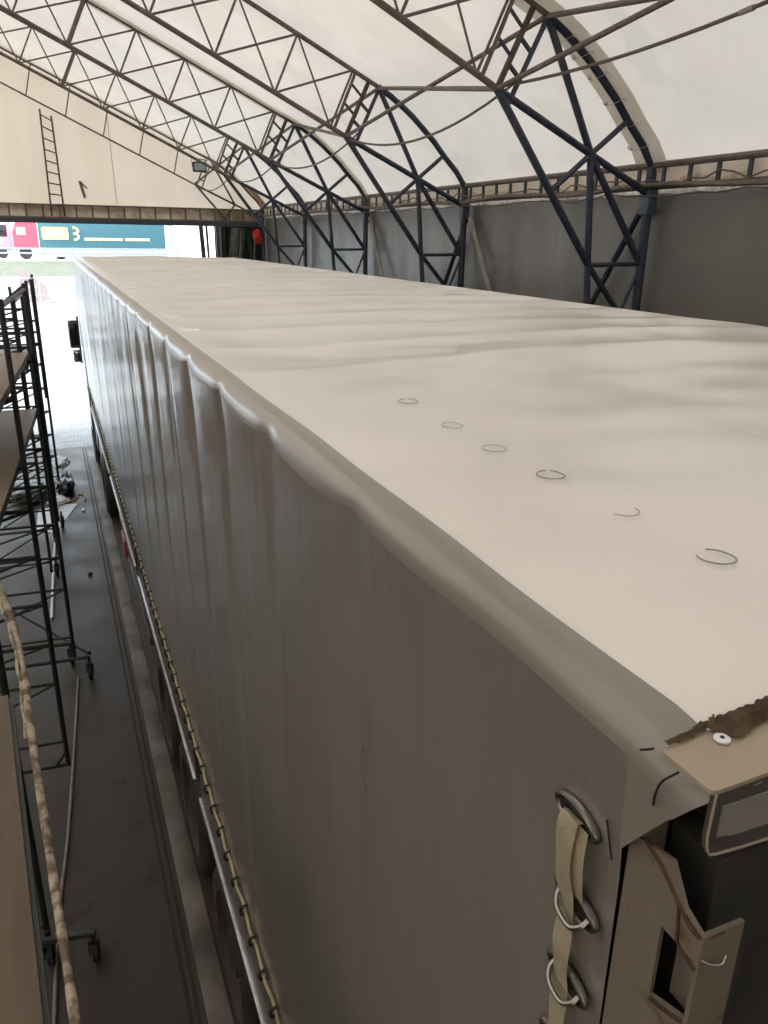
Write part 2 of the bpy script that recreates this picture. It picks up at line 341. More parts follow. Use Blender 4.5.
# ------------------------------------------------------------------ roof trusses
BN = [3.146-.635*k for k in range(9)]                    # bottom chord nodes
TN = [3.417-.635*k for k in range(9)]                    # top chord nodes
def bz(x): return 1.08 + (3.33-x)*.47
def member(name, root, a, b, r, mt, seg=8, mirror=True):
    o = obj(name, T(V(a[0], 0, a[1]), V(b[0], 0, b[1]), r, seg), mt, root, local=True)
    o.location = (-XW, 0, 0)
    if mirror:
        o = obj(name, T(V(mx(a[0]), 0, a[1]), V(mx(b[0]), 0, b[1]), r, seg), mt, root, local=True); o.location = (-XW, 0, 0)
def make_truss():
    root = empty('roof_truss', (XW, YT[0], 0), 'x', 'truss', 'steel arched trusses of the hall')
    A = (3.33, 1.08); B = (3.73, 1.61); C = (4.25, .67)
    # legs
    member('column', root, (4.9, .60), (4.9, -H), .042, 'blue')
    member('inner_post', root, C, (4.36, -.60), .030, 'blue'); member('inner_post', root, (4.36, -.60), (4.36, -H), .030, 'blue')
    member('inner_leg', root, A, (4.33, -.20), .032, 'blue'); member('inner_leg', root, (4.33, -.20), (4.72, -.62), .026, 'blue')
    member('brace', root, A, C, .030, 'blue'); member('brace', root, C, (4.86, .40), .030, 'blue')
    member('brace', root, B, C, .030, 'blue'); member('brace', root, C, (4.88, -.18), .030, 'blue')
    member('brace', root, (4.59, .94), C, .024, 'blue'); member('brace', root, C, (3.89, .38), .024, 'blue')
    member('crossbar', root, (4.33, -.20), (4.9, -.19), .02, 'blue')
    for z0 in (-.62, -1.5, -2.4, -3.3):
        if z0 < -.7: member('crossbar', root, (4.3, z0), (4.9, z0), .02, 'blue')
        member('brace', root, (4.72 if z0 == -.62 else 4.3, z0), (4.9, -.19 if z0 == -.62 else z0+.85), .018, 'blue')
    # curved outer chord
    for s in (0, 1):
        f = (lambda a: a) if s == 0 else mx
        o = obj('curved_chord', path(bmesh.new(), [V(f(x), 0, z) for x, z in ARC], .034, 8), 'blue', root, local=True); o.location = (-XW, 0, 0)
        bm = bmesh.new(); box(bm, V(f(4.9)-.05, -.06, .22), V(f(4.9)+.05, .06, .44), .006)
        o = obj('gusset_plate', bm, 'bluegrey', root, local=True); o.location = (-XW, 0, 0)
    # rafters
    member('top_chord', root, B, (RX, topz(RX)), .025, 'brown'); member('bottom_chord', root, A, (RX, bz(RX)), .027, 'brown')
    for k in range(9):
        b = (BN[k], bz(BN[k])); t = (TN[k], topz(TN[k]))
        heavy = k in (4, 8)
        member('web_member', root, b, t, .03 if k == 4 else .013, 'brown', 6)
        if k < 8:
            member('web_member', root, t, (BN[k+1], bz(BN[k+1])), .013, 'brown', 6) if False else None
            member('web_member', root, b, (TN[k+1], topz(TN[k+1])), .011, 'brown', 6)
            member('web_member', root, (BN[k+1], bz(BN[k+1])), t, .013, 'brown', 6) if False else None
            member('web_member', root, t, (BN[k], bz(BN[k])), .011, 'brown', 6) if False else None
            member('web_member', root, (TN[k+1], topz(TN[k+1])), (BN[k], bz(BN[k])), .012, 'brown', 6) if False else None
            member('web_member', root, (BN[k+1], bz(BN[k+1])), (TN[k], topz(TN[k])), .012, 'brown', 6)
    member('web_member', root, (RX, bz(RX)), (RX, topz(RX)), .02, 'brown', 6, False)
    # laddered splice between rafter and leg
    R1 = [(3.19, bz(3.19)), (3.45, topz(3.45))]; R2 = [(3.32, 1.06), (3.60, 1.64)]; R3 = [(3.44, .99), (3.72, 1.56)]
    lerp = lambda R_, t: (R_[0][0]+(R_[1][0]-R_[0][0])*t, R_[0][1]+(R_[1][1]-R_[0][1])*t)
    member('splice_rail', root, R2[0], R2[1], .026, 'rustbrown', 6); member('splice_rail', root, R3[0], R3[1], .022, 'blue', 6)
    member('splice_rail', root, R1[0], R1[1], .018, 'brown', 6)
    for t in (.3, .62): member('splice_rung', root, lerp(R2, t+.04), lerp(R3, t), .02, 'blue', 6)
    for t in (.42, .75): member('splice_rung', root, lerp(R1, t+.05), lerp(R2, t), .016, 'blue', 6)
    member('splice_tie', root, A, R3[0], .02, 'rustbrown', 6)
    return root
LBL = ['navy-legged roof truss standing behind the camera', 'navy-legged roof truss just right of the camera', 'biggest navy-legged roof truss in view, with ring-laced cover strip above it',
       'second steel roof truss from the camera, navy legs beyond the trailer middle', 'third steel roof truss from the camera, pale cover strip along its arch',
       'fourth steel roof truss from the camera, next to the gable truss', 'farthest roof truss, set against the cream gable']
proto = None
for k, y in enumerate(YT[:-1]):
    if k == 0: proto = make_truss(); r = proto
    else: r = copy_tree(proto)
    r.location = (XW, y, 0); r['label'] = LBL[k]
# gable truss: lighter, posts only between its chords
gt = empty('gable_truss', (XW, YG, 0), LBL[6], 'truss')
def gm(name, a, b, r, mt): return obj(name, T(V(a[0], YG, a[1]), V(b[0], YG, b[1]), r, 6), mt, gt)
gm('top_chord', (3.73, 1.61), (RX, topz(RX)), .03, 'brown'); gm('bottom_chord', (3.36, 1.07), (RX, bz(RX)), .018, 'brown')
gm('top_chord', (mx(3.73), 1.61), (RX, topz(RX)), .03, 'brown'); gm('bottom_chord', (mx(3.36), 1.07), (RX, bz(RX)), .018, 'brown')
x = 2.9
while x > mx(3):
    gm('web_member', (x, bz(x if x > RX else mx(x))), (x+.16*(1 if x > RX else -1), topz(x+.16)), .013, 'brown'); x -= .72
obj('curved_chord', path(bmesh.new(), [V(x, YG, z) for x, z in ARC], .03, 8), 'brown', gt)
gm('brace', (3.36, 1.07), (4.25, .67), .022, 'blue'); gm('inner_leg', (3.36, 1.07), (4.05, .30), .022, 'blue'); gm('brace', (4.25, .67), (3.73, 1.61), .022, 'blue')
gm('brace', (4.25, .67), (4.0, .35), .02, 'blue'); gm('brace', (4.25, .67), (4.86, .40), .02, 'blue'); gm('column', (4.9, .6), (4.9, -H), .04, 'blue')
gm('splice_rail', (3.38, 1.02), (3.62, 1.6), .016, 'brown'); gm('splice_rail', (3.50, 1.0), (3.72, 1.5), .016, 'brown'); gm('splice_rung', (3.44, 1.2), (3.57, 1.15), .014, 'brown')
gm('splice_rung', (3.50, 1.36), (3.64, 1.32), .014, 'brown')

# longitudinal cross bracing between neighbouring trusses, at the rafter feet
names = ['behind the camera', 'nearest the camera', 'between the first and second trusses in view', 'between the second and third trusses in view',
         'between the third and fourth trusses in view', 'in the last bay before the gable']
for k in range(1, 6):
    y0, y1 = YT[k], YT[k+1]
    cb = empty('cross_brace', (3.53, (y0+y1)/2, 1.34+H), 'pair of crossed brown roof tubes ' + names[k], 'cross brace', 'roof cross bracing')
    obj('brace_tube', T(V(3.33, y1, 1.08), V(3.73, y0, 1.60), .02), 'brown', cb)
    obj('brace_tube', T(V(3.73, y1, 1.60), V(3.33, y0, 1.08), .02), 'brown', cb)
# ridge-ward purlin tubes
for i, (xx, nm) in enumerate(((BN[4], 'lower'), (TN[4], 'upper'))):
    pass
# sagging cable under the rafter feet
def sagpts(a, b, s, n=14):
    a, b = Vector(a), Vector(b); return [a.lerp(b, i/n) - Vector((0, 0, s*4*(i/n)*(1-i/n))) for i in range(n+1)]
for k in range(1, 6):
    y0, y1 = YT[k], YT[k+1]
    if k == 1: pts = sagpts(V(3.36, y1, 1.10), V(3.6, y0, 1.30), .10)
    else: pts = sagpts(V(3.36, y1, 1.06), V(3.52, y0, 1.16), .22)
    o = tag(obj('cable', path(bmesh.new(), pts, .011, 6), 'cable', loc=pts[7]), 'dark cable sagging under the roof %s' % names[k], 'cable', 'sagging roof cables')
    if k == 1: 
        obj('tape', path(bmesh.new(), [pts[9], pts[9].lerp(pts[10], .35)], .016, 8), 'arcstrip', o)

# eave girders, one per bay, with their stubs
bays = ['behind the camera', 'beside the camera', 'right of the biggest truss', 'beyond the biggest truss', 'in the third bay of the right wall', 'in the fourth bay of the right wall', 'in the last bay of the right wall']
EY = [YB] + YT
for k in range(1, len(EY)-1):
    y0, y1 = EY[k], EY[k+1]
    g = empty('eave_girder', (XW, y0, H+.4), 'dark ladder-like eave girder %s' % bays[k], 'girder', 'eave girders along the right wall')
    obj('rail', T(V(4.9, y0, .615), V(4.9, y1, .615), .028), 'arcstrip' if k > 30 else 'brown', g)
    obj('rail', T(V(4.9, y0, .44), V(4.9, y1, .44), .022), 'brown', g)
    nst = 11
    for i in range(nst):
        y = y0 + (y1-y0)*(i+.5)/nst
        obj('stub', sqbar(bmesh.new(), V(4.9, y, .44), V(4.9, y, .61), .035, .02, (1, 0, 0)), 'blue', g)
# pipe with cable loops along the wall
pts = [V(4.84, YB + (YG-YB)*i/70, .435 + .018*math.sin(i*.9) + .01*hn(i*.7)) for i in range(71)]
tag(obj('pipe', path(bmesh.new(), pts, .022, 7), 'pipe', loc=pts[35]), 'tape-wrapped brown pipe running along the right wall under the eave girder', 'pipe')
for j, (off, am) in enumerate(((.50, .05), (.385, .03))):
    pts = [V(4.85-.01*j, YB + (YG-YB)*i/160, off + am*hn(i*.55, j*9) - (.02*abs(math.sin(i*.31)))) for i in range(161)]
    tag(obj('cable', path(bmesh.new(), pts, .007, 5), 'cable', loc=pts[80]), ['thin cable looping along the right wall above the taped pipe', 'thin cable looping along the right wall below the taped pipe'][j], 'cable')
# knee braces in the plane of the right wall
for y0, z0, y1, z1, mt, lb in ((5.88, .28, 6.62, -.80, 'blue', 'navy slanting prop leaning from the biggest truss column'),
                          (9.12, .25, 9.80, -.78, 'blue', 'navy slanting prop leaning away from the second truss column'),
                          (9.04, .25, 8.38, -.70, 'arcstrip', 'pale grey slanting prop leaning back from the second truss column'),
                          (12.42, .30, 11.72, -.80, 'arcstrip', 'pale grey slanting prop leaning back from the third truss column')):
    p, q = V(4.93, y0, z0), V(4.93, y1, z1); q = p + (q-p)*((p.z)/(p.z-q.z))
    tag(obj('wall_prop', T(p, q, .03), mt, loc=(4.93, q.y, 0)), lb, 'brace')

# gable header: ladder girder over dark lintel
hd = empty('header_girder', (-.5, YG, H+.2), 'dark ladder-like girder and lintel over the drive-in opening', 'girder')
obj('lintel', sqbar(bmesh.new(), V(-8.5, YG, .235), V(4.86, YG, .235), .08, .10), 'darksteel', hd)
obj('rail', sqbar(bmesh.new(), V(-8.5, YG, .56), V(4.86, YG, .56), .05, .035), 'brown', hd)
obj('rail', sqbar(bmesh.new(), V(-8.5, YG, .30), V(4.86, YG, .30), .05, .035), 'brown', hd)
obj('backing_strip', box(bmesh.new(), V(-8.5, YG+.10, .28), V(4.97, YG+.115, .58)), 'strip', hd)
x = -8.3
while x < 4.8:
    obj('stub', sqbar(bmesh.new(), V(x, YG, .30), V(x, YG, .56), .035, .03, (0, 1, 0)), 'brown', hd); x += .335
# backing strip of the eave (cream membrane tail)
bm = bmesh.new(); grid(bm, 200, 3, lambda u, v: V(4.965+.01*hn(u*90, v), YB+(YG-YB)*u, .40+.2*v - (.02*abs(math.sin(u*170)) if v == 0 else 0)))
struct('trim_5', bm, 'strip', label='dirty cream membrane tail behind the eave girder')

# steel ladder on the gable
lad = empty('gable_ladder', (.4, YG+.05, H+.3), 'thin rusty ladder fixed up the cream gable', 'ladder')
r0, r1 = (V(.27, YG+.05, 2.37), V(.27, YG+.05, .35)), (V(.50, YG+.05, 2.27), V(.52, YG+.05, .35))
r0 = (V(.25, YG+.05, 2.42), V(.24, YG+.05, .33)); r1 = (V(.46, YG+.05, 2.30), V(.50, YG+.05, .33))
obj('rail', T(*r0, .018, 6), 'rustbrown', lad); obj('rail', T(*r1, .018, 6), 'rustbrown', lad)
for i in range(9): 
    t = .05+i*.105; obj('rung', T(r0[0].lerp(r0[1], t), r1[0].lerp(r1[1], t), .013, 6), 'rustbrown', lad)

# floodlight
fl = empty('floodlight', V(3.42, YG-.12, 1.42), 'small square floodlight hung from the gable truss', 'light')
obj('housing', box(bmesh.new(), V(3.30, YG-.20, 1.33), V(3.60, YG-.10, 1.54), .015), 'chassis', fl)
obj('lens', box(bmesh.new(), V(3.33, YG-.212, 1.36), V(3.57, YG-.198, 1.51)), 'lampglass', fl)
obj('bracket', path(bmesh.new(), [V(3.30, YG-.15, 1.42), V(3.27, YG-.15, 1.62), V(3.63, YG-.15, 1.58), V(3.60, YG-.15, 1.42)], .01, 6), 'chassis', fl)

# ------------------------------------------------------------------ the trailer
TX0, TX1, TY0, TY1 = .435, 2.98, .365, 13.9
tr = empty('box_trailer', (1.7, 7, 0), 'long curtain-sided semi-trailer with white roof tarpaulin and grey sides', 'trailer')
BOW = .53; PH = .52
def bowdip(y): 
    t = ((y-PH)/BOW) % 1; return math.sin(math.pi*t)
def roofz(x, y):
    u = (x-TX0)/(TX1-TX0); e = min(1, max(0, (x-TX0)/.35)); e2 = min(1, max(0, (TX1-x)/.15))
    far = min(1, max(0, (y-1.7)/1.6))
    d = -.040*bowdip(y)**.55*e*e2*far
    d += .010*hn(x*1.1, y*1.3, 3)*e*e2 + .004*hn(x*4, y*5, 8)*e*e2
    d += .045*math.exp(-((y-2.0)/.16)**2 - ((x-1.9)/.55)**2) + .02*math.exp(-((y-2.75)/.2)**2 - ((x-2.3)/.6)**2)
    d += .02*math.sin(math.pi*min(1, max(0, u)))
    return -.36 + d
bm = bmesh.new()
yv = []; y = TY0
while y < TY1: yv.append(y); y += .022 if y < 3 else (.035 if y < 7 else .05)
yv.append(TY1)
xv = [TX0 + (TX1-TX0)*(i/60)**1.25 for i in range(61)]
g = [[bm.verts.new(V(x + (.0 if i else .004*hn(y*2.5)), y, roofz(x, y))) for i, x in enumerate(xv)] for y in yv]
for i in range(len(yv)-1):
    for j in range(60): bm.faces.new([g[i][j], g[i+1][j], g[i+1][j+1], g[i][j+1]])
roof = obj('roof_tarpaulin', bm, 'roof', tr); roof['label'] = 'white roof tarpaulin sagging between bows'
# pencil rings on the roof sheet
for i, (x, y, a0, a1, r) in enumerate([(.697, .628, .3, 5.2, .0013), (.701, .803, 1.6, 4.4, .0008), (.701, .978, .6, 6.6, .0013), (.699, 1.151, 0, 6.2, .0007), (.713, 1.34, 0, 6.2, .0008), (.717, 1.562, .4, 6.4, .001)]):
    pts = []
    for k in range(25):
        a = a0+(a1-a0)*k/24; xx = x+.021*math.sin(a)*(1+.05*math.sin(3*a)); yy = y+.024*math.cos(a)
        pts.append(V(xx, yy, roofz(xx, yy)+.0035))
    obj('pencil_ring', path(bmesh.new(), pts, r*.8, 5), 'ink', roof)

# hem band: from the white seam over the edge to the scalloped crease
def pinch(y):
    t = ((y-PH) / BOW) % 1; d = min(t, 1-t); return math.exp(-(d/.09)**2), math.sin(math.pi*t)**.7
def creaseP(y):
    p, s = pinch(y); near = min(1, max(0, (y-.6)/.5))
    return .392 - .005*s*near + .005*p*near, -.396 - .021*s*near
def hemP(y, t):
    cx_, cz_ = creaseP(max(y, .41)); sx = TX0 + .004*hn(y*2.5); a = t*math.pi/2; e = .95
    return (cx_ + (sx-cx_)*(1-math.sin(a)**e)**1.0, -.357 + (cz_+.357)*(1-math.cos(a)**1.15) + .0025*hn(y*4, t*2)*math.sin(math.pi*t))
bm = bmesh.new(); ysb = []
y = .405
while y < TY1: ysb.append(y); y += .0177 if y < 4 else .0265
ysb.append(TY1)
rows = [[bm.verts.new(V(hemP(y, k/10)[0], y, hemP(y, k/10)[1])) for k in range(11)] for y in ysb]
for i in range(len(rows)-1):
    for j in range(10): bm.faces.new([rows[i][j], rows[i+1][j], rows[i+1][j+1], rows[i][j+1]])
hem = obj('roof_hem', bm, 'hem', tr)
hem['label'] = 'grey hem band folded over the roof edge'
# corner flap: the hem wraps the rear corner and is cut off slanting
bm = bmesh.new(); rows = []
for i in range(14):
    y = .4055 + (.3115-.4055)*i/13; u = i/13; zb_ = -.497 + .134*u**.92
    pl_ = [hemP(.4055, k/12) for k in range(13)]; pl_ = [(x - .006*u, z - .005*u) for x, z in pl_] + [(.3925+.004*k/6-.006*u, -.398-.102*k/6) for k in range(1, 7)]
    # resample the part above the slanting cut
    out = []
    for (x0_, z0_), (x1_, z1_) in zip(pl_[:-1], pl_[1:]):
        for q in range(8):
            xx, zz = x0_+(x1_-x0_)*q/8, z0_+(z1_-z0_)*q/8
            if zz >= zb_ - 1e-6: out.append((xx, zz))
    if len(out) < 2: out = [pl_[0], pl_[1]]
    ds = [0]
    for p_, q_ in zip(out[:-1], out[1:]): ds.append(ds[-1]+math.hypot(q_[0]-p_[0], q_[1]-p_[1]))
    row = []
    for k in range(25):
        t = ds[-1]*k/24; j = max(j_ for j_ in range(len(ds)) if ds[j_] <= t+1e-9); j = min(j, len(ds)-2); f_ = (t-ds[j])/max(1e-9, ds[j+1]-ds[j])
        row.append(bm.verts.new(V(out[j][0]+(out[j+1][0]-out[j][0])*f_, y, out[j][1]+(out[j+1][1]-out[j][1])*f_)))
    rows.append(row)
for i in range(13):
    for j in range(24): bm.faces.new([rows[i][j], rows[i+1][j], rows[i+1][j+1], rows[i][j+1]])
obj('corner_flap', bm, 'hem', tr)

# side tarpaulin
SXB = .425
folds = [(2.13, .012), (2.64, .010), (3.05, .014), (3.72, .018), (4.3, .014), (4.9, .02), (5.7, .02), (6.6, .022), (7.9, .02), (9.3, .02), (10.8, .02), (12.2, .02)]
def sidex(y, z):
    v = (-.40-z)/2.1                                    # 0 top, 1 bottom
    v = min(1, max(0, v)); base = .400 + (SXB-.400)*v
    p, s = pinch(y); near = min(1, max(0, (y-.6)/.6))
    b = -.012*s*near*(1-v)**2*(1 if v > .01 else .5)
    b += .010*p*near*math.exp(-v*5)
    far = min(1, max(0, (y-1.6)/2.5))
    b += far*.012*hn(y*2.1, z*.35, 1)*min(1, v*4+.2)*(1-v*.6) + far*.005*hn(y*7, z*.5, 4)*(1-v*.5)
    b += .006*hn(y*1.2, z*.9, 6)*(1-v)*min(1, (y-.4)*2)
    for fy, a in folds:
        fy2 = fy + .02*math.sin(z*1.5+fy*3); d = (y-fy2)/.03
        if abs(d) < 3: b += a*math.exp(-d*d)*max(0, 1-abs(v-.35)*1.5)
    return base + b
bm = bmesh.new()
ysd = [.405]; y = .42
while y < TY1: ysd.append(y); y += .0177 if y < 6.5 else .028
ysd.append(TY1)
zv = [-.40 - 2.08*(k/40)**1.2 for k in range(41)]
rows = []
for y in ysd:
    row = []; cx_, cz_ = creaseP(y); cz0 = cz_
    for k, z in enumerate(zv):
        z2 = cz0 + (z+.40)*(2.08-(-.40-cz0))/2.08
        x = sidex(y, z2)
        t = min(1, k/4); x = cx_*(1-t) + x*t
        row.append(bm.verts.new(V(x, y, z2)))
    rows.append(row)
for i in range(len(rows)-1):
    for j in range(40): bm.faces.new([rows[i][j], rows[i+1][j], rows[i+1][j+1], rows[i][j+1]])
side = obj('side_tarpaulin', bm, 'side', tr); side['label'] = 'glossy grey side tarpaulin with hanging folds'
obj('side_tarpaulin', box(bmesh.new(), V(TX1, .40, -2.48), V(TX1+.02, TY1, -.38)), 'side', tr)
obj('front_wall', box(bmesh.new(), V(.44, TY1-.03, -2.9), V(TX1, TY1, -.40)), 'board', tr)
obj('load_floor', box(bmesh.new(), V(.46, .38, -2.92), V(TX1, TY1, -2.80)), 'chassis', tr)
# faint oval scuff on the side
pts = [V(.392-.0, 1.02+.018*math.sin(a), -.86+.045*math.cos(a)) for a in [k*.28 for k in range(16)]]
pts = [Vector((sidex(p.y, p.z-H)-.003, p.y, p.z)) for p in pts]
obj('scuff_mark', path(bmesh.new(), pts, .0009, 5), 'ink', side)
# side boards below the tarpaulin, each with a bright bottom lip
for i, (a, b) in enumerate(((.42, 3.42), (3.58, 6.42), (6.66, 9.6), (9.75, 13.85))):
    o = obj('side_board', box(bmesh.new(), V(.428, a, -2.80), V(.45, b, -2.40), .003), 'board', tr)
    obj('bottom_lip', box(bmesh.new(), V(.414, a, -2.825), V(.45, b, -2.795), .003), 'alu', o)
# customs cord laced over staples
rx = SXB - .012
pts = [V(rx + .004*math.sin(i*2.1), .45+.075*i, -2.43 + .010*math.sin(i*math.pi)+.006*hn(i*.6)) for i in range(179)]
obj('customs_cord', path(bmesh.new(), pts, .0062, 6), 'rope', tr)
st = None
for i in range(90):
    y = .5 + .148*i
    if st is None:
        bm = bmesh.new(); path(bm, [V(.425, y, -2.405), V(.400, y, -2.41), V(.396, y+.004, -2.43), V(.400, y+.008, -2.452), V(.425, y+.008, -2.457)], .0055, 6)
        st = obj('cord_staple', bm, 'black', tr); base = st.location.copy(); y_0 = y
    else:
        c = st.copy(); col.objects.link(c); c.location = base + Vector((0, y-y_0, 0))
# strap and oval eyelets at the rear edge (x of the sheet there)
sx_ = .396
for (yc, zc) in ((.462, -.503), (.448, -.594), (.447, -.690), (.447, -.786), (.447, -.88)):
    e = obj('oval_eyelet', ring(bmesh.new(), V(sx_-.001, yc, zc), (1, 0, 0), (0, 1, .08), .029, .012, .0042, 32, 8), 'darkmetal', tr)
    bm = bmesh.new(); ring(bm, V(sx_+.002, yc, zc), (1, 0, 0), (0, 1, .08), .021, .005, .006, 24, 6); obj('eyelet_hole', bm, 'thread', e)
for (yc, zc) in ((.448, -.594), (.447, -.690), (.447, -.786), (.447, -.88)):
    pts = spline([V(sx_-.002, yc+.020, zc+.004), V(sx_-.009, yc+.019, zc-.003), V(sx_-.0135, yc+.011, zc-.012), V(sx_-.0135, yc-.008, zc-.016), V(sx_-.009, yc-.019, zc-.008), V(sx_-.002, yc-.020, zc-.002)], 4)
    obj('turn_loop', path(bmesh.new(), pts, .0027, 7), 'rustbrown' if False else 'darkmetal', tr)
bm = bmesh.new()
sp = spline([V(sx_+.004, .461, -.510), V(sx_-.006, .461, -.500), V(sx_-.013, .460, -.507), V(sx_-.013, .459, -.56), V(sx_-.006, .456, -.60), V(sx_-.008, .454, -.65), V(sx_-.006, .452, -.70), V(sx_-.006, .450, -.78), V(sx_-.006, .450, -1.0)], 5)
n_ = len(sp)
for k in range(2):
    pass
ra = [[bm.verts.new(p + Vector((0, s*.0125, 0)) + Vector((.0012*math.sin(i*.9+s), 0, 0))) for s in (-1, -.5, 0, .5, 1)] for i, p in enumerate(sp)]
for i in range(n_-1):
    for j in range(4): bm.faces.new([ra[i][j], ra[i+1][j], ra[i+1][j+1], ra[i][j+1]])
obj('webbing_strap', solid(bm, .0016), 'strap', tr)['label'] = 'cream webbing strap laced through the oval eyelets'
bm = bmesh.new(); sp = spline([V(sx_-.006, .448, -.503), V(sx_-.011, .444, -.53), V(sx_-.008, .444, -.565), V(sx_-.004, .446, -.585)], 5)
ra = [[bm.verts.new(p + Vector((0, s*.010, 0))) for s in (-1, 0, 1)] for p in sp]
for i in range(len(sp)-1):
    for j in range(2): bm.faces.new([ra[i][j], ra[i+1][j], ra[i+1][j+1], ra[i][j+1]])
obj('strap_tail', solid(bm, .0015), 'strap', tr)
# loose black threads
for P in ([V(.3865, .388, -.376), V(.384, .379, -.369), V(.382, .371, -.362)], [V(.383, .345, -.365), V(.384, .360, -.385), V(.386, .366, -.402), V(.388, .368, -.414)], [V(.397, .425, -.478), V(.396, .417, -.496), V(.396, .412, -.51)]):
    obj('loose_thread', path(bmesh.new(), spline(P, 4), .0010, 5), 'thread', tr)

# rear corner post (pressed steel, with a slot)
zt = -.47
post = None
bm = bmesh.new()
# side face with slot opening built as strips around it
X0 = .4035
def quadstrip(pts): prism(bm, [V(X0, y, z) for y, z in pts], (.004, 0, 0))
S = (.317, .354, -.530, -.606)                            # slot y0,y1,ztop,zbot
quadstrip([(.405, -.475), (.354, -.462), (.354, -2.9), (.405, -2.9)])
quadstrip([(.354, -.462), (.335, -.492), (.317, -.500), (.317, -.530), (.354, -.530)])
quadstrip([(.354, -.606), (.317, -.590), (.317, -2.9), (.354, -2.9)])
prism(bm, [V(.4035, .317, -.500), V(.445, .317, -.500), V(.445, .317, -2.9), V(.4035, .317, -2.9)], (0, -.004, 0))
prism(bm, [V(.4035, .405, -.475), V(.445, .405, -.475), V(.445, .405, -2.9), V(.4035, .405, -2.9)], (0, -.003, 0))
post = obj('corner_post', bm, 'post', tr, smooth=False)
obj('latch_plate', box(bmesh.new(), V(.424, .320, -.61), V(.428, .352, -.528)), 'post', post)
obj('rusty_edge', path(bmesh.new(), spline([V(.4045, .385, -.468), V(.4035, .366, -.474), V(.4035, .352, -.484), V(.4035, .335, -.497), V(.4035, .317, -.503), V(.425, .314, -.503)], 4), .0022, 6), 'rust', post)
obj('rust_run', path(bmesh.new(), spline([V(.403, .340, -.495), V(.4024, .337, -.515), V(.403, .335, -.528), V(.403, .322, -.533), V(.4035, .315, -.536)], 4), .0016, 5), 'rust', post)
obj('rust_run', path(bmesh.new(), spline([V(.403, .352, -.608), V(.403, .335, -.602), V(.403, .318, -.594)], 4), .0022, 5), 'rust', post)
obj('spring_clip', path(bmesh.new(), spline([V(.4045, .314, -.524), V(.412, .309, -.527), V(.420, .306, -.526), V(.424, .307, -.520)], 5), .0010, 6), 'darkmetal', post)
bm = bmesh.new(); box(bm, V(.445, .345, -2.95), V(.50, .40, -.47), .004); obj("inner_post", bm, "black", tr)  # black puts the shade inside the rear corner into the colour
bm = bmesh.new(); box(bm, V(2.93, .33, -2.95), V(3.0, .40, -.40), .004); obj('corner_post', bm, 'post', tr)
obj('rear_crossbeam', box(bmesh.new(), V(.43, .36, -3.05), V(3.0, .42, -2.8), .006), 'chassis', tr)
obj('top_rail', box(bmesh.new(), V(.44, .42, -.47), V(.50, TY1, -.41), .004), 'board', tr)
obj('rear_header', box(bmesh.new(), V(.47, .37, -.48), V(2.95, .42, -.41), .004), 'chassis', tr)
obj('rear_door', box(bmesh.new(), V(.53, .385, -2.8), V(1.69, .42, -.50), .004), 'black', tr)  # black leaf stands in for the deep shade of the trailer interior
obj('rear_door', box(bmesh.new(), V(1.72, .385, -2.8), V(2.90, .42, -.50), .004), 'chassis', tr)

# rear header cap: beige top plate folding into a dark skirt
cap = None
def capf(u, v): pass
bm = bmesh.new()
A_, B_ = (.384, .3605), (.383, .311)
# plate with a rounded corner, in columns from the left end
cl = [(.3795, .3150, .3570), (.3800, .3135, .3590), (.3815, .3120, .3605), (.3850, .3108, .3614), (.40, .3113, .3635), (.43, .3125, .3665), (.46, .3133, .3712), (.50, .3142, .3712), (.60, .316, .372), (1.0, .322, .372)]
vt = [[bm.verts.new(V(x, y, z)) for z in (-.3555, -.3590) for y in (ya, yb)] for x, ya, yb in cl]
for p_, q_ in zip(vt[:-1], vt[1:]):
    for i_, j_ in ((0, 1), (1, 3), (3, 2), (2, 0)): bm.faces.new([p_[i_], q_[i_], q_[j_], p_[j_]])
for e_ in (vt[0], vt[-1]): bm.faces.new([e_[0], e_[1], e_[3], e_[2]])
cap = obj('header_cap', bm, 'cap', tr, smooth=False)
cap['label'] = 'beige steel cap plate over the rear corner'
bm = bmesh.new()
sk = [(.3835, -.3590), (.3825, -.395), (.384, -.405), (.388, -.4125), (.394, -.4145), (.42, -.4175), (.60, -.43), (1.0, -.44), (1.0, -.359)]
prism(bm, [V(x, .3115+(x-.38)*.02, z) for x, z in sk], (0, .0035, 0))
skirt = obj('cap_skirt', bm, 'capdark', tr)
bm = bmesh.new(); path(bm, [V(x, .3105+(x-.38)*.02, z) for x, z in [(.3838, -.359), (.3830, -.395), (.3845, -.405), (.3883, -.4122), (.394, -.414), (.42, -.417), (.6, -.4295), (1, -.4395)]], .0011, 6)
obj('rolled_edge', bm, 'cap', skirt)
bm = bmesh.new(); prism(bm, [V(x, .3103+(x-.38)*.02, z) for x, z in [(.393, -.372), (.60, -.377), (.60, -.412), (.41, -.402), (.3925, -.398)]], (0, .0025, 0)); obj('inset_plate', bm, 'band', skirt)
bm = bmesh.new(); lathe = []
c = V(.4305, .3530, -.3545)
for r, dz in ((.0062, 0), (.0062, .0016), (.0052, .0022), (.0022, .0022), (.0018, .0014), (0.0001, .0014)):
    lathe.append([bm.verts.new(c+Vector((r*math.cos(t), r*math.sin(t), dz))) for t in [2*math.pi*k/20 for k in range(20)]])
for i in range(len(lathe)-1):
    for k in range(20): bm.faces.new([lathe[i][k], lathe[i][(k+1) % 20], lathe[i+1][(k+1) % 20], lathe[i+1][k]])
rv = obj('rivet', bm, 'white', cap)
bm = bmesh.new(); bmesh.ops.create_cone(bm, cap_ends=True, segments=10, radius1=.0017, radius2=.0015, depth=.0012, matrix=Matrix.Translation(c+Vector((0, 0, .0022)))); obj('rivet_pin', bm, 'chassis', rv)
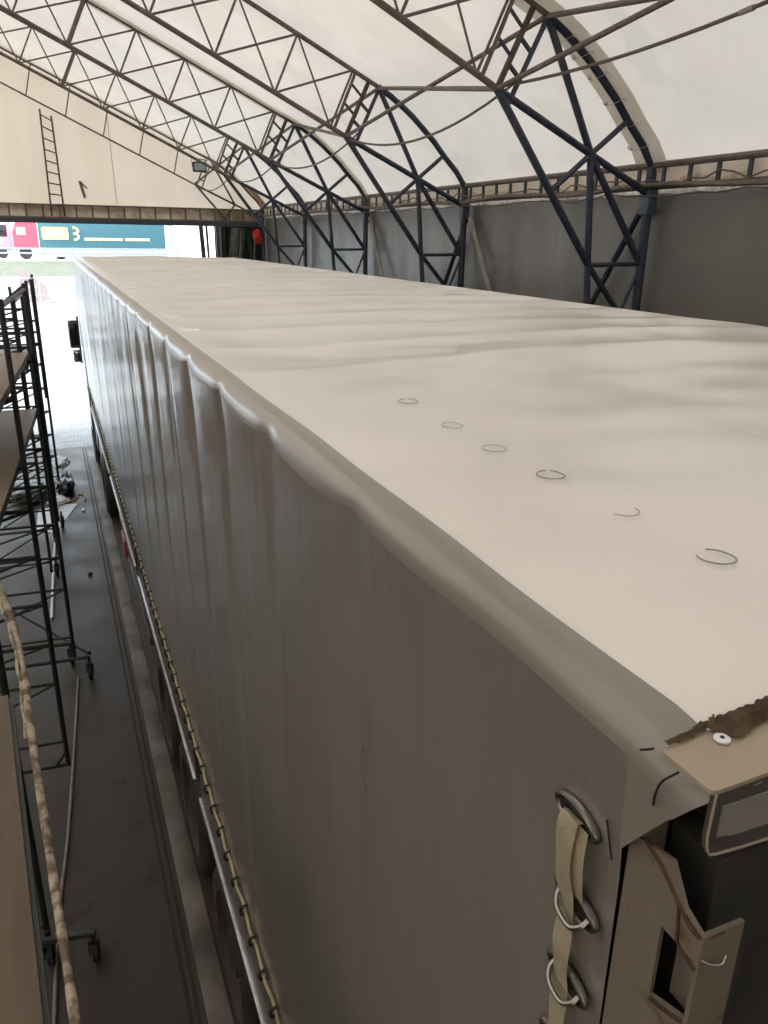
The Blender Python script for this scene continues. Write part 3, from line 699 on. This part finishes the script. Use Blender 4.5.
# torn glue residue along the back edge of the cap
bm = bmesh.new(); N1 = 60
def resf(u, v):
    x = .386 + .22*u; w_ = .0012 + .014*max(0, min(1, (x-.428)/.012)) + .006*hn(x*60)*(1 if x > .428 else .12) + (.006*math.exp(-((x-.452)/.012)**2))
    y = .3635 + (x-.386)*.10 - (w_*.9)*(1-v) + (v-.5)*.004 + .002*hn(x*150, v)
    return V(x, y + .004*v*(1 if x > .42 else .3), -.3535 + (.0035*math.sin(math.pi*v) + .003*abs(hn(x*90, v*3)))*(1 if x > .428 else .25))
grid(bm, 90, 8, resf); obj('glue_residue', solid(bm, .002), 'residue', cap)
bm = bmesh.new(); prism(bm, [V(.430, .3655, -.350), V(.434, .3655, -.350), V(.4335, .366, -.3415), V(.4312, .3655, -.345), V(.4290, .3655, -.3425)], (0, .0018, 0)); obj('torn_tab', bm, 'residue', cap)

# running gear
def wheel(name, parent, c, R=.5, w_=.32, inner=True):
    prof_ = [(-w_/2+.03, R*.62), (-w_/2, R*.68), (-w_/2, R*.90), (-w_/2+.03, R*.98), (-w_/2+.06, R), (w_/2-.06, R), (w_/2-.03, R*.98), (w_/2, R*.9), (w_/2, R*.68), (w_/2-.03, R*.62), (-w_/2+.03, R*.62)]
    t = obj(name, lathe_x(bmesh.new(), prof_, c, 36), 'black', parent)
    p2 = [(-w_/2+.03, R*.62), (-w_/2+.05, R*.56), (-w_/2+.11, R*.50), (-w_/2+.12, R*.3), (-w_/2+.02, R*.26), (-w_/2+.01, R*.02)]
    obj('rim', lathe_x(bmesh.new(), p2, c, 30), 'chassis', t)
    p3 = [(w_/2-.03, R*.62), (w_/2-.05, R*.2), (w_/2-.04, .01)]
    obj('hub', lathe_x(bmesh.new(), p3, c, 24), 'chassis', t)
    return t
for y in (3.35, 4.66, 5.97):
    for x in (.66, 2.75): wheel('wheel', tr, (x, y, .5), .5)
    obj('axle', T((.7, y, .5), (2.7, y, .5), .07, 10), 'chassis', tr)
    obj('mudguard', path(bmesh.new(), [(.68, y+.56*math.cos(a), .5+.56*math.sin(a)) for a in [.35+k*.27 for k in range(10)]], .02, 6), 'black', tr)
for x in (1.2, 2.2): obj('chassis_rail', box(bmesh.new(), (x-.07, .5, 1.0), (x+.07, 13.6, 1.42), .01), 'chassis', tr)
for x in (.8, 2.6): obj('landing_leg', box(bmesh.new(), (x-.07, 10.3, .02), (x+.07, 10.44, 1.44), .01), 'chassis', tr)
obj('bumper_bar', box(bmesh.new(), (.5, .5, .55), (2.95, .6, .67), .01), 'chassis', tr)
for z in (.62, .85): obj('side_guard_rail', box(bmesh.new(), (.50, 6.9, z), (.53, 10.0, z+.08), .006), 'board', tr)

# ------------------------------------------------------------------ tractor unit
tk = empty('lorry_tractor', (1.7, 15, 0), 'dark tractor unit coupled in front of the grey trailer, its wing mirror showing', 'truck')
bm = bmesh.new()
pf = [(14.55, .95), (14.5, 3.45), (14.9, 3.62), (16.0, 3.60), (16.72, 2.9), (16.8, 1.9), (16.85, .45), (15.0, .45)]
prism(bm, [Vector((.50, y, z)) for y, z in pf], (2.42, 0, 0))
bmesh.ops.bevel(bm, geom=bm.edges[:], offset=.04, segments=2, affect='EDGES')
cabo = obj('cab', bm, 'cab', tk)
obj('windscreen', prism(bmesh.new(), [Vector((.62, 16.775, 2.75)), Vector((2.8, 16.775, 2.75)), Vector((2.8, 16.845, 1.95)), Vector((.62, 16.845, 1.95))], (0, .01, 0)), 'glass', cabo)
obj('side_window', prism(bmesh.new(), [Vector((.494, 15.6, 2.0)), Vector((.494, 16.5, 2.0)), Vector((.494, 16.35, 2.75)), Vector((.494, 15.6, 2.75))], (.01, 0, 0)), 'glass', cabo)
obj('side_deflector', box(bmesh.new(), (.412, 13.95, 1.1), (.435, 14.75, 3.5), .008), 'cab', tk)
mr = obj('mirror_housing', box(bmesh.new(), V(.235, 15.52, -2.02), V(.415, 15.68, -1.52), .035), 'mirrorgrey', tk)
obj('mirror_glass', box(bmesh.new(), V(.258, 15.512, -1.96), V(.395, 15.525, -1.58), .004), 'glass', mr)
m2 = obj('mirror_housing', box(bmesh.new(), V(.275, 15.54, -2.28), V(.415, 15.66, -2.06), .025), 'mirrorgrey', tk)
obj('mirror_glass', box(bmesh.new(), V(.292, 15.532, -2.26), V(.40, 15.545, -2.08), .004), 'mirror', m2)
obj('mirror_arm', path(bmesh.new(), [V(.52, 15.7, -1.46), V(.41, 15.62, -1.46), V(.405, 15.6, -2.3), V(.52, 15.7, -2.32)], .018, 8), 'chassis', tk)
for x in (1.3, 2.1): obj('chassis_rail', box(bmesh.new(), (x-.05, 11.5, .75), (x+.05, 16.2, .98), .01), 'chassis', tk)
for x in (.62, 2.76): wheel('wheel', tk, (x, 12.75, .52), .52, .34); wheel('wheel', tk, (x, 16.0, .52), .52, .32)
obj('axle', T((.7, 12.75, .52), (2.7, 12.75, .52), .09, 10), 'chassis', tk)
for x in (.62, 2.76): obj('mudguard', path(bmesh.new(), [(x, 12.75+.62*math.cos(a), .5+.62*math.sin(a)) for a in [.2+k*.27 for k in range(11)]], .03, 6), 'black', tk)
bm = bmesh.new(); box(bm, (.80, 11.30, .50), (.95, 11.36, .78), .012); obj('tail_lamp', bm, 'red', tk)
obj('side_reflector', box(bmesh.new(), (.478, 9.12, .66), (.50, 9.40, .86), .006), 'red', tr)
obj('tail_lamp', box(bmesh.new(), (2.7, 11.30, .50), (2.83, 11.36, .78), .012), 'red', tk)
obj('rear_crossbeam', box(bmesh.new(), (.6, 11.36, .55), (2.8, 11.52, .80), .01), 'chassis', tk)
obj('fuel_tank', box(bmesh.new(), (.52, 13.55, .45), (1.1, 14.9, 1.0), .08), 'alu', tk)

# ------------------------------------------------------------------ floor markings
bm = bmesh.new(); box(bm, (.36, -2, 0), (.50, 17.4, .012), .004); tag(obj('kerb_strip', bm, 'stripe', loc=(.43, 8, 0)), 'worn pale concrete strip along the floor beside the trailer', 'strip')
for i, x in enumerate((.255, .305)):
    o = tag(obj('floor_rail', box(bmesh.new(), (x, -2, 0), (x+.02, 17.3, .006)), 'groove', loc=(x, 8, 0)), ['dark rusty rail line in the floor, outer of two', 'dark rusty rail line in the floor, nearer the trailer'][i], 'rail', 'rail lines in the floor')
tag(obj('white_pipe', path(bmesh.new(), spline([(-.25, 15.4, .02), (-.30, 13.2, .02), (-.38, 11, .02), (-.43, 9.1, .02)], 6), .018, 8), 'white', loc=(-.3, 12, 0)), 'long white plastic pipe lying on the floor under the scaffold', 'pipe')
tag(obj('grey_hose', path(bmesh.new(), spline([(-.19, 7.6, .012), (-.27, 6.4, .012), (-.36, 5.2, .012), (-.44, 4.4, .012), (-.5, 3.0, .012)], 6), .012, 8), 'arcstrip', loc=(-.3, 6, 0)), 'thin grey hose lying on the floor in front of the castors', 'hose')
tag(obj('stone', (lambda b: (bmesh.ops.create_icosphere(b, subdivisions=2, radius=.035, matrix=Matrix.Translation((.06, 10.3, .02)) @ Matrix.Diagonal((1, 1.2, .6, 1))), b)[1])(bmesh.new()), 'black', loc=(.06, 10.3, 0)), 'small black lump lying alone on the concrete floor', 'stone')
def sheet(name, pts, z, mt, label, cat):
    bm = bmesh.new(); prism(bm, [Vector((x, y, z)) for x, y in pts], (0, 0, .004)); return tag(obj(name, bm, mt, loc=(pts[0][0], pts[0][1], 0)), label, cat)
sheet('plastic_sheet', [(-.62, 12.3), (-.35, 12.1), (.02, 13.45), (-.25, 13.5), (-.6, 13.3)], .004, 'paleblue', 'pale blue sheet lying flat on the floor by the black bag', 'sheet')
def lump(name, c, s, mt, label, cat, seed=0, grp=None):
    bm = bmesh.new(); bmesh.ops.create_icosphere(bm, subdivisions=4, radius=1)
    for v in bm.verts:
        n = v.co.normalized(); k = 1 + .22*hn(n.x*2+seed, n.y*2, n.z*2) + .08*hn(n.x*6+seed, n.y*6, n.z*6)
        v.co = Vector((c[0]+n.x*k*s[0], c[1]+n.y*k*s[1], max(.004, c[2]+n.z*k*s[2]) if c[2] < 1 else c[2]+n.z*k*s[2]))
    return tag(obj(name, bm, mt, loc=c), label, cat, grp)
lump('bin_bag', (-.16, 14.3, .14), (.17, .5, .17), 'blackbag', 'large crumpled black plastic bag on the floor behind the scaffold', 'bag', 1)
lump('bin_bag', (-.75, 14.1, .12), (.3, .45, .14), 'blackbag', 'second black bag, half hidden behind the scaffold posts', 'bag', 5)
lump('paper_scrap', (-.17, 14.9, .36), (.14, .25, .10), 'paleblue', 'crumpled whitish plastic on top of the black bag', 'scrap', 9)
lump('paper_scrap', (-.28, 13.62, .04), (.16, .2, .05), 'white', 'white crumpled scrap beside the pale blue sheet', 'scrap', 12)
lump('paper_scrap', (.10, 13.05, .015), (.03, .05, .015), 'white', 'small white scrap on the floor near the yellow strap', 'scrap', 14)
tag(obj('yellow_strap', path(bmesh.new(), spline([(-.10, 13.6, .012), (.02, 13.75, .012), (.05, 13.95, .012), (.13, 13.9, .012), (.16, 13.7, .012), (.14, 13.6, .012)], 6), .012, 6), 'yellow', loc=(.05, 13.8, 0)), 'yellow strap curled on the floor beside the black bag', 'strap')

# ------------------------------------------------------------------ scaffold towers
def castor(root, x, y, sgn=1):
    bm = bmesh.new(); prof_ = [(-.022, .02), (-.022, .07), (-.015, .085), (.015, .085), (.022, .07), (.022, .02), (-.022, .02)]
    lathe_x(bm, prof_, (x, y+.03, .085), 20); w_ = obj('castor', bm, 'black', root, local=True)
    bm = bmesh.new(); box(bm, (x-.035, y-.03, .09), (x-.028, y+.05, .19)); box(bm, (x+.028, y-.03, .09), (x+.035, y+.05, .19)); box(bm, (x-.035, y-.03, .185), (x+.035, y+.05, .20)); tube(bm, (x, y, .19), (x, y, .28), .016)
    obj('fork', bm, 'scaf', w_, local=True)
def tower(label, loc, yaw, L_, W, top, decks, levels, castors=True, dia=(0, 1), mt='ply', posttop=None, base=.25):
    t = empty('scaffold_tower', loc, label, 'scaffold', 'rolling scaffold towers', yaw)
    tb = lambda name, p, q, r=.019: obj(name, T(p, q, r, 8), 'scaf', t, local=True)
    for (x, y) in ((0, 0), (0, L_), (-W, 0), (-W, L_)): tb('post', (x, y, base-.09), (x, y, top), .020)
    for y in (0, L_):
        for z in levels: tb('transom', (0, y, z), (-W, y, z), .014)
    zs = levels
    for y in dia:
        yy = L_*y
        for i in range(len(zs)-1):
            a, b = ((0, zs[i+1]), (-W, zs[i])) if i % 2 == 0 else ((0, zs[i+1]), (-W, zs[i]))
            tb('diagonal', (a[0], yy, a[1]), (b[0], yy, b[1]), .011)
    for z in (top-.05,): tb('guardrail', (0, 0, z), (0, L_, z), .016); tb('guardrail', (-W, 0, z), (-W, L_, z), .016)
    for (z, x0, x1, y0, y1) in decks:
        bm = bmesh.new(); box(bm, (x0, y0, z-.018), (x1, y1, z), .003); d = obj('deck_board', bm, mt, t, local=True)
        bm = bmesh.new(); box(bm, (x0, y0-.03, z-.07), (x1, y0, z-.005)); box(bm, (x0, y1, z-.07), (x1, y1+.03, z-.005)); box(bm, (x0-.0, y0, z-.06), (x0+.025, y1, z-.018)); box(bm, (x1-.025, y0, z-.06), (x1, y1, z-.018))
        obj('deck_frame', bm, 'scaf', d, local=True)
    return t
lv1 = [.40, .95, 1.30, 1.65, 2.05, 2.42, 2.75, 3.25]
t1 = tower('dark rolling scaffold tower with two brown plywood decks, right of the bin bags', (-.315, 5.94, 0), -.060, 1.845, 1.25, 3.93,
           [(3.33, -.55, -.035, -.45, 1.82), (3.33, -1.2, -.60, -.45, 1.82), (2.81, -.50, -.03, -1.35, 1.82), (2.81, -1.2, -.56, -1.35, 1.82)], lv1)
t1['label'] = 'dark rolling scaffold tower in the middle with brown plywood decks'
tb = lambda name, p, q, r=.019: obj(name, T(p, q, r, 8), 'scaf', t1, local=True)
tb('outrigger', (-.75, 3.1, .26), (.16, 1.70, .26), .022); tb('outrigger', (-1.2, 1.66, .24), (.13, 1.66, .24), .02)
tb('outrigger', (-1.2, 1.95, .30), (0, 1.9, .30), .022)
castor(t1, .15, 1.62); castor(t1, -.04, 2.0)
tb('post', (.06, 1.86, 2.9), (.06, 1.86, 3.96), .012); tb('handrail', (.06, 1.86, 3.4), (0, 1.84, 3.4), .012)
tb('guard_post', (-.12, 1.86, 2.8), (-.12, 1.86, 3.9), .012)
tb('diagonal', (-.9, 1.86, 3.2), (-.02, 1.86, 3.9), .011)
tb('knee_tie', (-.10, 0, .165), (0, 0, .30), .012); tb('transom', (-1.2, 0, .17), (0, 0, .17), .016)
lv2 = [.35, .72, 1.1, 1.5, 1.9, 2.3, 2.62, 2.82, 3.0]
t2 = tower('dark scaffold tower farther back, next to the bin bags', (-.29, 12.2, 0), -.03, 1.85, .9, 3.72, [(2.6, -.85, -.1, -.2, 1.8)], lv2)
tb2 = lambda name, p, q, r=.017: obj(name, T(p, q, r, 8), 'scaf', t2, local=True)
t3 = tower('narrow dark scaffold tower standing between the other two', (-.40, 10.19, 0), -.04, 1.3, .8, 3.63, [], [.3, .75, 1.2, 1.65, 2.1, 2.6, 2.9, 3.15, 3.4])
castor(t3, .05, .2); castor(t3, .02, 1.3); castor(t2, .05, .1)
# nearest tower with the photographer's platform
t0 = tower('nearest dark scaffold tower, carrying the golden plywood platform', (-.48, 1.5, 0), .0, 2.65, 1.3, 2.5, [], [.3, .75, 1.2, 1.65, 2.1, 2.45])
castor(t0, .26, 2.55); castor(t0, 0, 2.62)
obj('outrigger', T((-.4, 2.65, .26), (.28, 2.52, .26), .022), 'scaf', t0, local=True)
# golden plywood platform near the camera
bm = bmesh.new(); zz = -1.30
P = [Vector((-.255, 2.25, H+zz)), Vector((-.145, .95, H+zz)), Vector((-1.7, .8, H+zz)), Vector((-1.85, 2.1, H+zz))]
prism(bm, P, (0, 0, -.02)); pf_ = tag(obj('platform_board', bm, 'board2', loc=(-.9, 1.5, H+zz), smooth=False), 'golden brown plywood platform board at the lower left corner', 'board')
bm = bmesh.new(); sqbar(bm, P[0]+Vector((.005, 0, -.03)), P[1]+Vector((.005, 0, -.03)), .012, .04); sqbar(bm, P[3]+Vector((-.012, 0, -.02)), P[2]+Vector((-.012, 0, -.02)), .025, .05); sqbar(bm, P[0]+Vector((0, .01, -.04)), P[3]+Vector((0, .01, -.04)), .03, .05)
obj('edge_frame', bm, 'scaf', pf_)
# old twisted rope hanging in front of the platform
def rp(d, s): return Vector((d[0]*s, d[1]*s, H+d[2]*s))
pts = spline([rp((-.115, .935, -.33), 1.75), rp((-.093, .916, -.391), 1.65), rp((-.080, .886, -.457), 1.58), rp((-.078, .84, -.53), 1.5), rp((-.076, .809, -.583), 1.45), rp((-.063, .641, -.765), 1.3), rp((-.055, .50, -.86), 1.25), rp((-.05, .40, -.91), 1.25)], 14)
rads = [.0066 + .0009*hn(i*.5) + (-.002 if 24 < i < 34 else 0) for i in range(len(pts))]
rope = obj('hanging_rope', path(bmesh.new(), pts, rads, 14), 'twist', loc=pts[50])
tag(rope, 'thick weathered grey-brown rope stretched across the lower left', 'rope')
obj('loose_strand', path(bmesh.new(), [p + Vector((-.008, -.003, 0)) + Vector((.0015*math.sin(i), 0, 0)) for i, p in enumerate(pts[14:46])], .003, 8), 'twist', rope)

# ------------------------------------------------------------------ corner beyond the trailer front
tag(obj('gate_post', sqbar(bmesh.new(), V(3.42, YG, .22), V(3.62, YG-.02, -H), .09, .08, (0, 1, 0)), 'darksteel', loc=(3.62, YG, 0)), 'leaning dark steel post at the right edge of the opening', 'post')
tag(obj('gate_post', sqbar(bmesh.new(), V(3.57, YG+.1, .22), V(3.66, YG+.08, -H), .05, .05, (0, 1, 0)), 'brown', loc=(3.66, YG, 0)), 'slim brown post just behind the leaning gate post', 'post')
tag(obj('gate_post', sqbar(bmesh.new(), V(3.80, YG+.0, .22), V(3.84, YG, -H), .07, .06, (0, 1, 0)), 'darksteel', loc=(3.84, YG, 0)), 'upright dark post beside the grey hanging sack', 'post')
tag(obj('hanging_sack', drape(4.02, 4.36, -.62, .16, YG-.06, .05, 1.3, .10), 'greybag', loc=(4.2, YG-.06, H)), 'grey sack hanging in the far corner', 'sack')
tag(obj('hanging_cloth', drape(4.52, 4.70, -.9, .10, YG-.08, .04, 1, -.05), 'greencloth', loc=(4.6, YG, H)), 'dark green cloth hanging beside the red bag', 'cloth')
tag(obj('hanging_cloth', drape(3.88, 4.05, -1.2, .18, YG-.02, .03, 1.4, .02), 'darkcloth', loc=(3.9, YG, H)), 'dark brown cloth hanging left of the grey sack', 'cloth')
tag(obj('hanging_cloth', drape(4.35, 4.52, -1.3, .2, YG-.02, .03, 1.2, .02), 'darkcloth', loc=(4.4, YG, H)), 'dark brown cloth hanging right of the grey sack', 'cloth')
lump('red_bag', (4.72, YG-.15, H-.03), (.11, .08, .16), 'redcloth', 'bright red bag hanging in the far corner by the right wall', 'bag', 20)
for i, (x, y0, z0, z1) in enumerate(((4.12, 0, .30, -H), (4.45, 0, .2, -H))):
    tag(obj('leaning_pole', T(V(x+.2, YG-.2, z0-.2), V(x-.15, YG-.3, z1), .02), 'brown', loc=(x, YG-.3, 0)), ['brown pole leaning in front of the grey sack', 'brown pole leaning in front of the green cloth'][i], 'pole')
# orange reinforcing patch on the arch by the gable
bm = bmesh.new(); pts_ = [(4.86, .66), (4.62, .93), (4.46, 1.08)]
rr = [[bm.verts.new(V(x-.02, y, z-.02)) for y in (YG-.72, YG-.25)] for x, z in pts_]
for i in range(2): bm.faces.new([rr[i][0], rr[i+1][0], rr[i+1][1], rr[i][1]])
tag(obj('repair_patch', solid(bm, .006), 'orange', loc=(4.6, YG-.5, H+.9)), 'rusty orange repair patch on the roof curve near the gable', 'patch')

# ------------------------------------------------------------------ the yard outside
bm = bmesh.new(); box(bm, (-60, 62, -.2), (60, 62.4, 1.35)); tag(obj('retaining_wall', bm, 'concrete', smooth=False, loc=(0, 62, 0)), 'low pale concrete retaining wall across the yard', 'wall')
bm = bmesh.new(); grid(bm, 60, 8, lambda u, v: Vector((-60+120*u, 62.42+5.3*v, 1.3+.95*v+.05*hn(u*40, v*4)))); tag(obj('grass_bank', bm, 'grass', loc=(0, 65, 1)), 'pale grass bank below the road', 'bank', kind='stuff')
bm = bmesh.new(); box(bm, (-120, 68.4, 2.0), (120, 160, 2.25)); tag(obj('road', bm, 'concrete', smooth=False, loc=(0, 80, 2)), 'bleached road behind the guard rail', 'road')
gr = empty('guard_rail', (0, 68, 1.9), 'white guard rail along the road behind the yard', 'guard rail')
for z in (2.75, 3.08): obj('rail', box(bmesh.new(), (-14, 67.9, z), (10.2, 67.96, z+.14), .02), 'lorrywhite', gr)
for i in range(13): obj('post', box(bmesh.new(), (-14+2*i, 67.96, 2.0), (-13.9+2*i, 68.06, 3.25)), 'lorrywhite', gr)
# lorry on the road
ly = empty('parked_lorry', (4, 72, 2.25), 'teal lorry with pink-red cab and pale yellow lettering parked outside', 'truck')
obj('cargo_box', box(bmesh.new(), V(-.30, 71.5, -1.22), V(9.6, 74, 1.5), .05), 'lorrygreen', ly)
obj('rear_panel', box(bmesh.new(), V(9.6, 71.48, -1.1), V(10.35, 74, 1.5), .05), 'lorrywhite', ly)
obj('cab', prism(bmesh.new(), [V(-2.2, 71.5, -1.35), V(-.35, 71.5, -1.35), V(-.35, 71.5, 1.2), V(-1.7, 71.5, 1.2), V(-2.2, 71.5, 0)], (0, 2.4, 0)), 'lorryred', ly)
obj('side_window', box(bmesh.new(), V(-1.9, 71.47, -.25), V(-1.2, 71.5, .35), .03), 'greyblue', ly)
obj('side_skirt', box(bmesh.new(), V(-.3, 71.52, -1.9), V(9.8, 73.8, -1.24), .05), 'greyblue', ly)
for x in (-1.4, 1.2, 6.6, 7.8, 9.0): obj('wheel', lathe_x(bmesh.new(), [(-.15, .02), (-.15, .5), (.15, .5), (.15, .02)], (0, 0, 0), 20), 'black', ly, local=True).matrix_local = Matrix.Translation((x-4, -.1, .5)) @ Matrix.Rotation(math.pi/2, 4, 'Z')
bm = bmesh.new(); box(bm, V(-.05, 71.44, -.56), V(1.95, 71.5, .40), .12); obj('lettering', bm, 'lorryyellow', ly)
bm = bmesh.new()
for zc in (.14, -.32):
    path(bm, [V(2.35+.38*math.sin(a), 71.45, zc+.24*math.cos(a)) for a in [.0+k*.35 for k in range(10)]], .09, 6)
obj('lettering', bm, 'lorryyellow', ly)
for a, b in ((3.15, 6.15), (6.35, 8.35)): obj('lettering', box(bmesh.new(), V(a, 71.45, -.60), V(b, 71.5, -.40), .02), 'lorryyellow', ly)
bv = empty('parked_van', (-4.2, 75, 2.25), 'pale blue-grey vehicle parked behind the red cab', 'van')
obj('body', box(bmesh.new(), V(-6.5, 74.5, -1.5), V(-2.35, 76.5, .9), .15), 'greyblue', bv)
obj('window', box(bmesh.new(), V(-3.6, 74.46, -.4), V(-2.7, 74.5, .5), .03), 'glass', bv)
for x in (-5.8, -3.2): obj('wheel', lathe_x(bmesh.new(), [(-.12, .02), (-.12, .4), (.12, .4), (.12, .02)], (0, 0, 0), 18), 'black', bv, local=True).matrix_local = Matrix.Translation((x+4.2, -.6, .4)) @ Matrix.Rotation(math.pi/2, 4, 'Z')
# white tubular fence and covered pile in the yard
fc = empty('yard_fence', (-2.5, 56, 0), 'white tubular fence standing in the yard at the left', 'fence')
for z in (.45, 1.0, 1.55): obj('rail', T((-9, 56, z), (-.35, 56, z), .05, 6), 'lorrywhite', fc)
for i in range(6): obj('post', T((-8.8+1.65*i, 56, 0), (-8.8+1.65*i, 56, 1.6), .06, 6), 'lorrywhite', fc)
for i in range(3): obj('stay', T((-5.5+1.65*i, 56, 1.5), (-4.7+1.65*i, 55.2, .02), .04, 6), 'lorrywhite', fc)
bm = bmesh.new()
grid(bm, 20, 16, lambda u, v: Vector((-1.75+1.75*u - .35*v*(u-.2), 57.5+1.5*v, max(0, -.02+2.2*math.sin(math.pi*v)*(1-.55*u)+.05*hn(u*7, v*7)))))
tag(obj('covered_pile', solid(bm, .05), 'pinkwrap', loc=(-.9, 58, 0)), 'dusty pink tarpaulin-covered pile in the yard', 'pile')
tag(obj('paving_slab', box(bmesh.new(), (-.30, 56.2, 0), (.35, 57.4, .10), .02), 'greyblue', loc=(0, 56.5, 0)), 'small dark slab lying on the pale yard', 'slab')
